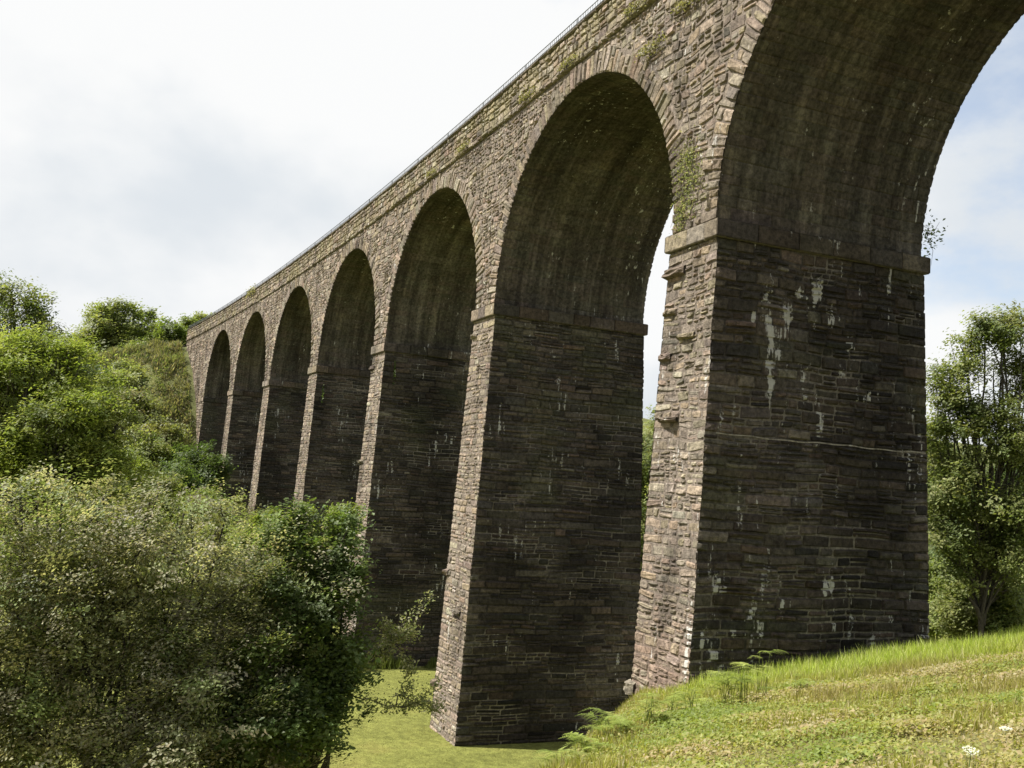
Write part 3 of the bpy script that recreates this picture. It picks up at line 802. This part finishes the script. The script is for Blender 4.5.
plant('young_shrub', 'small bright yellow-green shrub top poking through the olive hawthorn', 'shrub', on_ground(290, 22.5),
      [B(300, 525, 22.5, 20), B(340, 522, 22.5, 18), B(272, 532, 22.3, 18), B(345, 548, 22.6, 16), B(315, 560, 22.6, 30)], 240, 45, .085, .26, G_BRIGHT, 13, trunk=.08, stems=2, twigs=30)

# big ash and the trees of the left bank
plant('ash_tree', 'large light green leafy tree at the left edge above the hawthorn', 'tree', on_ground(30, 45),
      [B(40, 372, 45, 56), B(0, 378, 45, 62), B(82, 402, 45, 50), B(25, 345, 45, 28), B(62, 352, 45, 24), B(118, 425, 44.5, 26), B(105, 450, 44, 38), B(40, 440, 43, 66), B(-45, 410, 46, 80), B(70, 480, 43, 60), B(-10, 490, 43, 70), B(120, 490, 43.5, 34)],
      2100, 42, .19, .62, G_ASH, 21, trunk=.38, stems=2, twigs=160, mul=(.7, 1.3), aspect=.42, lump=.4)
plant('sycamore_tree', 'spreading tree behind, its crown showing above the large light green tree', 'tree', on_ground(15, 66),
      [B(12, 302, 66, 24), B(40, 312, 66, 20), B(-20, 310, 66, 34), B(15, 345, 66, 46), B(58, 345, 66, 28), B(-15, 400, 66, 60)],
      620, 40, .22, .8, G_MIX, 22, trunk=.4, twigs=110, lump=.5)
plant('hilltop_oak', 'round crowned tree standing alone on the brow of the hill', 'tree', on_ground(116, 113),
      [B(115, 333, 113, 33, (1.05, 1, .85)), B(92, 340, 113, 22), B(140, 340, 113, 21), B(116, 322, 113, 24, (1.2, 1, .8)), B(110, 355, 113, 26)],
      560, 45, .34, 1.15, G_MIX[:4], 23, trunk=.5, twigs=60, lump=.3)
hill_tops = [(158, 338, 112, 13, G_MIX), (176, 332, 110, 12, G_BRIGHT), (192, 327, 113, 11, G_BRIGHT), (142, 352, 110, 12, G_MIX), (205, 322, 116, 9, G_MIX), (70, 350, 100, 18, G_MIX), (85, 372, 92, 18, G_DARK)]
HL = ['low green shrub between the hilltop tree and the abutment', 'pale green shrub on the hill brow left of the parapet end', 'yellow-green shrub touching the far end of the parapet',
      'small rounded shrub under the right side of the hilltop tree', 'shrub tip peeping over the far parapet end', 'olive shrub on the hill left of the hilltop tree', 'dark shrub below the hilltop tree on the slope']
for k, (px, py, Y, r, pal) in enumerate(hill_tops):
    plant('hill_shrub', HL[k], 'shrub', on_ground(px, Y), [B(px, py, Y, r, (1.3, 1.2, .9)), B(px-r*.8, py+r*.5, Y, r*.8), B(px+r*.8, py+r*.5, Y, r*.8), B(px, py+r*1.3, Y, r)], 110, 40, .30, .85, pal, 40+k, trunk=.12, stems=2, twigs=14, group='shrubs along the hill brow')

# scrub on the hillside below the abutment
rngh = np.random.default_rng(77)
slope = [(118, 385, 88, 15, G_MIX, 'rounded green bush high on the scrubby hillside'), (135, 405, 84, 14, G_DRY, 'brownish bush halfway up the scrubby hillside'),          (158, 430, 80, 14, G_DRY, 'olive bush low on the slope below the abutment'), (178, 458, 77, 10, G_DARK, 'dark bush at the foot of the abutment'),
         (140, 445, 76, 17, G_MIX, 'wide green bush at the bottom of the scrubby hillside'), (203, 462, 70, 18, G_DARK, 'dark dense bush hiding the foot of the last arch'), (172, 478, 66, 20, G_DARK, 'dark bush left of the bright bush by the sixth pier'),
         (196, 502, 58, 22, G_BRIGHT, 'bright green bush in front of the sixth pier'), (150, 492, 58, 24, G_MIX, 'mid green bush between the large tree and the bright bush'), (128, 470, 62, 20, G_BRIGHT, 'light green bush beside the large tree crown'),
         (222, 520, 50, 22, G_OLIVE, 'olive bush in front of the fifth pier'), (258, 528, 46, 18, G_MIX, 'small green bush below the fourth pier'), (130, 372, 95, 10, G_MIX, 'small round bush under the left side of the brow'), (166, 434, 84, 9, G_MIX, 'small green bush beside the lower abutment edge'),
         (105, 510, 50, 30, G_MIX, 'shaded green bush beneath the large tree')]
for k, (px, py, Y, r, pal, lab) in enumerate(slope):
    plant('bank_bush', lab, 'bush', on_ground(px, Y), [B(px, py, Y, r, (1.2, 1.2, .9)), B(px-r*.9, py+r*.5, Y, r*.85), B(px+r*.8, py+r*.45, Y*.99, r*.8), B(px-r*.1, py+r*1.1, Y*.98, r*1.1)],
          int(150+r*3), 42, .0030*Y, .0095*Y, pal, 60+k, trunk=.1, stems=3, twigs=18, group='bushes on the far bank', mul=(.65, 1.3))

# right side: slender multi-stemmed tree and the wood behind the viaduct
def right_tree(gt, gl, rng):
    b0 = on_ground(983, 44)
    for (pts) in ([(983, 625), (984, 540), (978, 450), (968, 380), (960, 345)], [(985, 560), (1000, 470), (1003, 390), (1000, 330)], [(984, 600), (955, 500), (945, 430)], [(986, 580), (1015, 500), (1030, 430)]):
        w = np.array([at(a, b, 44) for a, b in pts]); t = np.linspace(0, len(pts)-1, 16)
        path = np.stack([np.interp(t, np.arange(len(pts)), w[:, k]) for k in range(3)], 1); path[1:] += rng.normal(size=(15, 3))*.05
        tube(gt, path, np.linspace(.12, .02, 16), 7)
plant('slender_ash', 'slender many-stemmed tree with thin sunlit foliage right of the near pier', 'tree', on_ground(984, 44),
      [B(1003, 335, 44, 32, (1, 1, .9)), B(968, 372, 44, 28), B(945, 410, 44, 22), B(1015, 395, 44, 42), B(955, 455, 44, 34), B(1005, 460, 44, 46), B(1040, 440, 45, 50), B(940, 510, 44, 26), B(990, 530, 44, 42), B(1035, 530, 44, 40), B(948, 470, 44, 24), B(960, 545, 43.5, 30), B(1005, 560, 43.5, 34), B(975, 500, 43, 38), B(985, 420, 44, 34), B(936, 440, 44, 24), B(985, 340, 44, 30), B(950, 390, 44, 28), B(938, 545, 44, 26), B(1035, 370, 44, 34), B(945, 480, 43.6, 26), B(1020, 520, 43.5, 38), B(960, 580, 43.8, 24), B(1008, 590, 43.8, 26)],
      2900, 28, .16, .5, [(.15, .18, .055), (.19, .215, .07), (.12, .15, .046), (.23, .245, .095)], 81, trunk=.16, stems=1, twigs=110, extra=right_tree, sparse=.31, shell=.25, lump=.5, spray=1.3)
behind = [(925, 470, 70, 60, G_MIX, 'tree in the wood behind the near pier, right of its edge'), (1010, 500, 66, 56, G_DARK, 'dark woodland tree behind the slender many-stemmed tree'), (1075, 480, 72, 70, G_MIX, 'woodland tree at the right edge of the view'),
          (965, 560, 58, 44, G_DARK, 'shaded bush under the slender tree'), (1015, 575, 54, 40, G_MIX, 'mixed green bush beside the slender tree trunk'), (940, 590, 52, 34, G_BRIGHT, 'sunlit bush by the lower right edge of the near pier'),
          (958, 605, 46, 20, G_MIX, 'low bush between the near pier and the slender tree trunk'), (1006, 608, 45, 22, G_MIX, 'low bush just right of the slender tree trunk'), (982, 618, 46, 14, G_OLIVE, 'small olive growth around the foot of the slender tree'),
          (1060, 590, 50, 40, G_OLIVE, 'olive bush at the right edge behind the grass'), (650, 468, 62, 66, G_MIX, 'tree seen through the gap between the two nearest piers'), (700, 470, 82, 64, G_DARK, 'dark tree hidden mostly by the near pier'), (652, 560, 66, 40, G_DARK, 'bush low in the gap between the two nearest piers')]
for k, (px, py, Y, r, pal, lab) in enumerate(behind):
    big = py < 510
    plant('woodland_tree' if big else 'woodland_bush', lab, 'tree' if big else 'bush', on_ground(px, Y), [B(px, py, Y, r*.8), B(px-r*.6, py+r*.3, Y, r*.6), B(px+r*.6, py+r*.3, Y, r*.62), B(px, py+r*.9, Y*.98, r*.85), B(px+r*.2, py-r*.5, Y, r*.45)],
          int(430+r*4), 42, .0031*Y, .0115*Y, pal, 90+k, trunk=.22 if big else .1, stems=1 if big else 3, twigs=50, group='wood behind the viaduct', lump=.45)

# ------------------------------------------------------------------ plants rooted in the masonry
def wall_plant(name, label, cat, spots, n, size, spread, pal, seed, stem=False, droop=.6):
    """spots: list of (s, b, z, spread s, spread z)"""
    rng = np.random.default_rng(seed); pal = np.asarray(pal)
    s, b, z = spots[0][:3]; base = V(s, b, z)
    root = empty(name, base, label, cat)
    gl, gt = Geo(), Geo()
    for (s, b, z, ds, dz) in spots:
        ss = s+rng.normal(size=n)*ds; zz = z+rng.normal(size=n)*dz
        bb = b-np.abs(rng.normal(size=n))*spread
        P = V(ss, bb, zz)
        leaves(gl, P, size, rng, pal[rng.integers(0, len(pal), n)]*rng.uniform(.6, 1.4, (n, 1)), droop=droop, aspect=.6)
        for k in range(7):
            e = V(s+rng.normal()*ds*1.2, b-rng.random()*spread, z+rng.normal()*dz*1.2)
            a = V(s, b+.03, z)
            mid = (a+e)/2+rng.normal(size=3)*.04
            tube(gt, [a, mid, e], [.008, .006, .003], 4)
    gt.build('stem', BARK, root, base); gl.build('foliage', LEAF, root, base)
G_IVY = [(.24, .24, .13), (.20, .21, .10), (.27, .26, .16), (.15, .17, .07), (.30, .28, .18), (.17, .20, .08)]
wall_plant('ivy', 'pale ivy clinging to the wall above the near impost', 'ivy', [(.35, -.05, 7.0, .28, .35), (.5, -.05, 7.7, .24, .4), (.3, -.05, 8.0, .2, .2), (.55, -.05, 6.55, .13, .25), (.0, -.05, 7.4, .25, .3)], 300, .055, .04, G_IVY, 201)
wall_plant('wall_shrub', 'little leafy sprig growing out behind the near impost against the sky', 'shrub', [(-.95, 6.12, 6.8, .12, .26)], 110, .10, -.2, G_DARK, 202)
tufts = [(3.0, ZS+.2, 'moss and grass tuft on the string course above the second arch crown'), (7.2, ZS+.2, 'grassy tuft on the string course between the second arch and its neighbour'), (10.4, ZS+.22, 'trailing grass on the string course left of the second arch'),
         (20.5, ZS+.2, 'grass tuft on the string course over the third arch'), (16.5, ZS+.2, 'small mossy tuft on the string course right of the third arch'), (62., ZP-.1, 'bushy green tuft growing over the far parapet'), (2.0, 11.5, 'dry grass tuft in the wall beside the near arch'), (.3, 12.0, 'larger dry tuft high in the spandrel of the near arch')]
for k, (s, z, lab) in enumerate(tufts):
    big = 2.2 if s > 50 else 1.
    wall_plant('wall_tuft', lab, 'plant', [(s, -.12, z, .32*big, .09*big), (s+.5*big, -.12, z+.02, .25*big, .07*big)], 120, .07*big, .07, [(.22, .20, .10), (.26, .235, .14), (.17, .17, .08)], 210+k)
wall_plant('wall_fern', 'small green fern patch on the third pier just under its impost', 'plant', [(2*L-1.1, .5, 4.9, .1, .25)], 120, .09, .02, G_DARK, 230)
wall_plant('wall_fern', 'green plant patch on the dark side of the third pier near the lit edge', 'plant', [(3*L-1.1, .4, 4.4, .1, .3)], 120, .12, .02, G_DARK, 231)

# ------------------------------------------------------------------ knoll grass, weeds, ferns and flowers
def knoll_points(n, rng, xr=(-1.5, 15.), yr=(4., 26.)):
    x = rng.uniform(*xr, n); y = rng.uniform(*yr, n)
    ok = (x > edge_x(y)-2.6) & (x/np.maximum(y, 1) < .62) & (x/np.maximum(y, 1) > -.12)
    s, b = V_inv(x, y)
    ok &= ~((np.abs(s) < 1.35) & (b > -.45) & (b < D+.45))
    return x[ok], y[ok]
def blades(g, x, y, h, rng, cols, wid=.008, lean=.5):
    m = len(x); z = height(x, y)
    P = np.stack([x, y, z-.02], -1); a = rng.uniform(0, 2*pi, m); d = np.stack([np.cos(a), np.sin(a), np.zeros(m)], -1)
    ln = rng.uniform(.1, 1., m)*lean; a2 = rng.uniform(0, 2*pi, m); e = np.stack([np.cos(a2), np.sin(a2), np.zeros(m)], -1)
    up = np.array([0, 0, 1.])
    w = (wid*rng.uniform(.7, 1.4, m))[:, None]; H = h[:, None]
    mid = P+up*H*.55+e*(ln*h*.25)[:, None]; tip = P+up*H*(1-.25*ln)[:, None]+e*(ln*h*.85)[:, None]
    v = np.stack([P-d*w, P+d*w, mid-d*w*.8, mid+d*w*.8, tip], 1)
    i = np.arange(m)[:, None]*5
    g.add(v.reshape(-1, 3), i+np.array([[0, 1, 3, 2]]), i+np.array([[2, 3, 4]]), np.repeat(cols[:, None], 5, 1).reshape(-1, 3))
def knoll():
    rng = np.random.default_rng(301)
    g = Geo()
    x, y = knoll_points(400000, rng)
    p = np.stack([x, y, x*0], -1)
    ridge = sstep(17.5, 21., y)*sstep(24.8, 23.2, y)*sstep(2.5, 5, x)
    dens = fbm(p, .7, 81); keep = rng.random(len(x)) < (.22+.45*sstep(.35, .65, dens)+.9*ridge)
    x, y, p, ridge, dens = x[keep], y[keep], p[keep], ridge[keep], dens[keep]
    h = rng.uniform(.05, .19, len(x))*(.45+1.1*sstep(.35, .7, dens))+ridge*rng.uniform(.08, .38, len(x))
    pal = np.array([(.29, .30, .06), (.33, .34, .075), (.36, .32, .13), (.25, .27, .05), (.40, .36, .19)])
    c = pal[rng.integers(0, 5, len(x))]*rng.uniform(.7, 1.25, (len(x), 1))
    br = (1-ridge)*sstep(.5, .68, fbm(p, .9, 83)); c = c*(1-.5*br[:, None])+np.array([.30, .23, .10])*(.5*br[:, None])
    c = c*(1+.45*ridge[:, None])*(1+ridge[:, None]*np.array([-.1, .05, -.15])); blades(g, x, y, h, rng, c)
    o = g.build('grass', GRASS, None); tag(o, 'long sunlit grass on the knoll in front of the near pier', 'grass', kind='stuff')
    g = Geo()
    x, y = knoll_points(360000, rng); p = np.stack([x, y, x*0], -1)
    d2 = fbm(p, 1.1, 85); keep = rng.random(len(x)) < (.25+.75*sstep(.3, .62, d2))*(1-.85*sstep(18.5, 21.5, y)); x, y, p = x[keep], y[keep], p[keep]
    z = height(x, y)+rng.uniform(.02, .16, len(x))*(.4+fbm(p, .9, 86))
    pal = np.array([(.19, .24, .052), (.25, .28, .065), (.29, .30, .085), (.33, .30, .11), (.35, .28, .14), (.37, .33, .18)])
    ci = np.clip((fbm(p, .8, 87)*1.9-.5+rng.normal(size=len(x))*.13)*6, 0, 5).astype(int)
    leaves(g, np.stack([x, y, z], -1), (.032+.025*rng.random(len(x)))*(1+.35*(d2[keep] > .6)), rng, pal[ci]*rng.uniform(.82, 1.18, (len(x), 1)), up=.8, aspect=.6)
    o = g.build('ground_cover', LEAF, None); tag(o, 'low broadleaf weeds and withered plants over the knoll', 'ground cover', kind='stuff')
    # rough grass on the lawn around the pier feet and on the far hillside
    g = Geo()
    for i in (2, 3):
        for (s0, b0, s1, b1) in ((i*L-1.32, -.55, i*L+1.3, -.55), (i*L-1.4, -.5, i*L-1.4, D+.4)):
            m = 4200; t = rng.random(m)
            s = s0+(s1-s0)*t-np.abs(rng.normal(size=m))*.25*(s0 == s1); b = b0+(b1-b0)*t-np.abs(rng.normal(size=m))*.25*(b0 == b1)
            P = V(s, b, 0); hgt = rng.uniform(.06, .5, m)*(.1+1.6*sstep(.35, .7, fbm(P, 1.1, 90)))
            c = np.array([(.14, .17, .04)])*rng.uniform(.6, 1.3, (m, 1))
            blades(g, P[:, 0], P[:, 1], hgt, rng, c, .015)
    m = 60000; x = rng.uniform(-9, 4, m); y = rng.uniform(26, 47, m); p = np.stack([x, y, x*0], -1); ok = height(x, y) < -8.3; x, y, p = x[ok], y[ok], p[ok]
    pal = np.array([(.19, .19, .05), (.23, .215, .06), (.16, .18, .045), (.27, .24, .09)])
    blades(g, x, y, rng.uniform(.015, .045, len(x)), rng, pal[np.clip((fbm(p, .35, 95)*1.8-.4+rng.normal(size=len(x))*.1)*4, 0, 3).astype(int)]*rng.uniform(.8, 1.2, (len(x), 1)), .018, .9)
    m = 110000
    s = rng.uniform(5*L, 7.3*L, m); b = rng.uniform(-24, -.6, m); P = V(s, b, 0)
    pal = np.array([(.14, .165, .06), (.22, .205, .10), (.17, .185, .07), (.23, .20, .115), (.11, .14, .05), (.28, .255, .155), (.18, .175, .075)])
    c = pal[np.clip((fbm(P, .45, 91)*1.7-.35+rng.normal(size=m)*.12)*7, 0, 6).astype(int)]*rng.uniform(.65, 1.25, (m, 1))
    blades(g, P[:, 0], P[:, 1], rng.uniform(.2, .7, m)*(.35+1.4*sstep(.3, .7, fbm(P, .5, 92))), rng, c, .06, .8)
    m = 70000
    s = rng.uniform(5*L, 7.2*L, m); b = rng.uniform(-22, -.9, m); P = V(s, b, 0); dn = fbm(P, .42, 97, 4)
    ok = rng.random(m) < sstep(.5, .66, dn); P, dn = P[ok], dn[ok]
    P[:, 2] = height(P[:, 0], P[:, 1])+rng.random(len(P))*(.15+2.6*np.clip(dn-.42, 0, 1)*4*.5)
    pl = np.array([(.12, .16, .045), (.09, .125, .036), (.16, .195, .06), (.19, .20, .08)])
    leaves(g, P, .2, rng, pl[np.clip((fbm(P, .8, 98)*1.7-.35)*4, 0, 3).astype(int)]*rng.uniform(.8, 1.2, (len(P), 1)), up=.8)
    o = g.build('rough_grass', GRASS, None); tag(o, 'rough and mown grass on the lawn, the far hillside and round the pier feet', 'grass', kind='stuff')
knoll()

def fern(label, px, py, Y, n, ln, seed, tall=.0, pal=((.31, .37, .09), (.37, .41, .12), (.26, .33, .08))):
    rng = np.random.default_rng(seed); p = at(px, py, Y); base = np.array([p[0], p[1], gz(p[0], p[1])-.03])
    root = empty('fern', base, label, 'fern', 'ferns at the foot of the pier')
    for k in range(n):
        g = Geo(); a = rng.uniform(0, 2*pi); l = ln*rng.uniform(.6, 1.15); e = np.array([cos(a), sin(a), 0]); up = np.array([0, 0, 1.])
        h = (tall+.12)*rng.uniform(.55, 1.15); off = np.array([rng.normal()*.07, rng.normal()*.07, 0]); b0 = base+off
        t = np.linspace(0, 1, 13)[:, None]; top = b0+up*h+e*l*.12
        path = top+e*l*.9*t+up*l*(.42*t-.5*t*t)
        tube(g, np.concatenate([[b0, b0+up*h*.55+e*l*.02], path]), np.linspace(.0045, .0015, 15), 4, (.20, .24, .07, 0))
        side = np.array([-e[1], e[0], 0]); c = np.array(pal[rng.integers(0, len(pal))])*rng.uniform(.8, 1.2)
        q = np.linspace(.04, .97, 12)
        for sg in (-1, 1):
            for u in q:
                p0 = np.array([np.interp(u, t[:, 0], path[:, k2]) for k2 in range(3)])
                w = l*.42*(1.02-u)**.85+.012; d = side*sg*.9+e*.42+up*rng.normal()*.12; d /= np.linalg.norm(d)
                # every leaflet is itself toothed: short segments either side of its midrib
                r = np.linspace(.08, 1, 7)
                for v1 in r:
                    m0 = p0+d*w*v1-up*w*.18*v1*v1; hw_ = (w*.17+.004)*(1.1-v1); n1 = np.cross(d, up); n1 /= np.linalg.norm(n1)
                    g.add([m0-n1*hw_, m0+d*w*.075, m0+n1*hw_, m0-d*w*.05], [[0, 1, 2, 3]], None, np.array([*c, 0]))
        g.build('frond', LEAF, root, base)
fern('tall bracken with level fronds against the dark near pier', 764, 668, 17.4, 8, 0.51, 401, 0.66)
fern('bracken clump where the lit and dark faces of the near pier meet', 728, 682, 17.2, 13, 0.56, 402, 0.42)
fern('low fern spreading at the near pier corner', 692, 700, 16.8, 11, 0.41, 403, 0.3)
fern('fern standing before the dark second pier at the knoll edge', 606, 742, 14.2, 11, 0.44, 404, 0.25)
fern('small fern at the bottom of the picture on the knoll edge', 560, 760, 12.2, 10, 0.36, 405, .15)
fern('bracken frond clump between the near pier foot and the knoll', 650, 728, 15.4, 12, 0.42, 406, 0.3)
fern('broad fern in the middle of the row along the near pier corner', 672, 705, 16.4, 14, 0.37, 411, 0.25)
fern('pale fern between the tall bracken and the pier corner clump', 746, 676, 17.3, 12, 0.48, 412, 0.46)
fern('fern hanging over the steep edge left of the near pier foot', 625, 735, 14.8, 12, 0.42, 413, .1)
fern('fern near the bottom edge right of the smallest one', 585, 752, 13.2, 11, 0.39, 414, .12)
fern('wide low fern just right of the tall bracken', 800, 668, 17.8, 7, 0.37, 407, .15)

def flower(label, px, py, Y, r, stem, seed, tilt):
    rng = np.random.default_rng(seed); p = at(px, py, Y); z = gz(p[0], p[1]); base = np.array([p[0], p[1], z-.03])
    root = empty('white_flower', base, label, 'flower', 'white flower heads in the knoll grass'); top = base+np.array([.01, -.02, stem])
    gs, g = Geo(), Geo(); green = (.14, .18, .06, 0)
    tube(gs, [base, base+np.array([.012, 0, stem*.55]), top], [.006, .005, .004], 5, green)
    ax = np.array([-.1, -tilt, 1.]); ax /= np.linalg.norm(ax); x = np.cross(ax, [0, 1, 0]); x /= np.linalg.norm(x); y = np.cross(ax, x)
    for k in range(19):
        q = sqrt((k+.5)/19)*r; a = k*2.399963
        c = top+ax*(r*.55-.25*q*q/r)+(cos(a)*x+sin(a)*y)*q
        tube(gs, [top, (top+c)/2-ax*.004, c], [.002, .0015, .0015], 3, green)
        m = 16; P = c+rng.normal(size=(m, 3))*r*.085
        leaves(g, P, r*.16, rng, np.tile([(.80, .80, .74)], (m, 1))*rng.uniform(.9, 1.05, (m, 1)), up=1.5, aspect=.8)
    gs.build('stem', BARK_GREEN, root, base); g.build('florets', PETAL, root, base)
flower('larger white flower head on a stalk in the lower right grass', 968, 766, 8.3, .062, .21, 1, .5)
flower('white flower head half cut off at the bottom right corner', 1000, 778, 7.75, .05, .10, 2, .3)
flower('small flat white flower head higher up the grass near the right edge', 1004, 734, 9.8, .055, .17, 3, .05)

# ------------------------------------------------------------------ light, sky, camera
SUN_EL = radians(53)
SH = np.array([-.99, -.06]); SH /= np.linalg.norm(SH)
sun_dir = np.array([SH[0]*cos(SUN_EL), SH[1]*cos(SUN_EL), sin(SUN_EL)])
from mathutils import Vector, Matrix
ld = bpy.data.lights.new('sun', 'SUN'); ld.energy = 4.6; ld.angle = radians(.6); ld.color = (1, .955, .885)
lo = bpy.data.objects.new('sun', ld); COL.objects.link(lo); lo.location = (-60, 0, 80)
lo.rotation_euler = Vector(sun_dir).to_track_quat('Z', 'Y').to_euler()

w = bpy.data.worlds.new('World'); SC.world = w; w.use_nodes = True
nt = w.node_tree; nt.nodes.clear()
out = nt.nodes.new('ShaderNodeOutputWorld'); bg = nt.nodes.new('ShaderNodeBackground')
sky = nt.nodes.new('ShaderNodeTexSky'); sky.sky_type = 'NISHITA'; sky.sun_disc = False
sky.sun_elevation = SUN_EL; sky.sun_rotation = math.atan2(SH[0], SH[1]); sky.air_density = 1.; sky.dust_density = 1.5
bg.inputs['Strength'].default_value = .1
tc = nt.nodes.new('ShaderNodeTexCoord'); vec = tc.outputs['Generated']
mp = nt.nodes.new('ShaderNodeMapping'); mp.inputs['Scale'].default_value = (1, 1, 1.7); nt.links.new(vec, mp.inputs['Vector'])
mp2 = nt.nodes.new('ShaderNodeMapping'); mp2.inputs['Scale'].default_value = (1, 1, 1.5); mp2.inputs['Location'].default_value = (3.1, 1.7, .4); nt.links.new(vec, mp2.inputs['Vector'])
n1 = noise(nt, mp.outputs[0], 4.2, 8, .55); n2 = noise(nt, mp2.outputs[0], 2.4, 6, .5)
sx = N(nt, 'ShaderNodeSeparateXYZ'); nt.links.new(vec, sx.inputs[0])
cover = math_(nt, 'ADD', n1, math_(nt, 'MULTIPLY', sx.outputs['X'], -.55))      # more cloud towards the sun side
fac = ramp(nt, cover, .15, .33, .46, 1.)
bright = ramp(nt, math_(nt, 'ADD', math_(nt, 'ADD', n2, math_(nt, 'MULTIPLY', sx.outputs['X'], -.12)), math_(nt, 'MULTIPLY', sx.outputs['Z'], .18)), .44, .62)
cloud = mixc(nt, bright, (3.75, 3.98, 4.2), (4.85, 4.88, 4.88))
colr = mixc(nt, fac, sky.outputs[0], cloud)
nt.links.new(colr, bg.inputs['Color']); nt.links.new(bg.outputs[0], out.inputs[0])

cd = bpy.data.cameras.new('camera'); cam = bpy.data.objects.new('camera', cd); COL.objects.link(cam)
cd.sensor_fit = 'HORIZONTAL'; cd.sensor_width = 36; cd.lens = 36*F/1024; cd.clip_start = .05; cd.clip_end = 4000
M = Matrix(((RT[0], UP[0], -FW[0], 0), (RT[1], UP[1], -FW[1], 0), (RT[2], UP[2], -FW[2], 0), (0, 0, 0, 1)))
cam.matrix_world = M
SC.camera = cam
SC.view_settings.view_transform = 'Standard'; SC.view_settings.look = 'None'
SC.view_settings.exposure = 1.0; SC.view_settings.gamma = 1
SC.render.engine = 'CYCLES'
SC.cycles.max_bounces = 6; SC.cycles.diffuse_bounces = 4; SC.cycles.transparent_max_bounces = 4
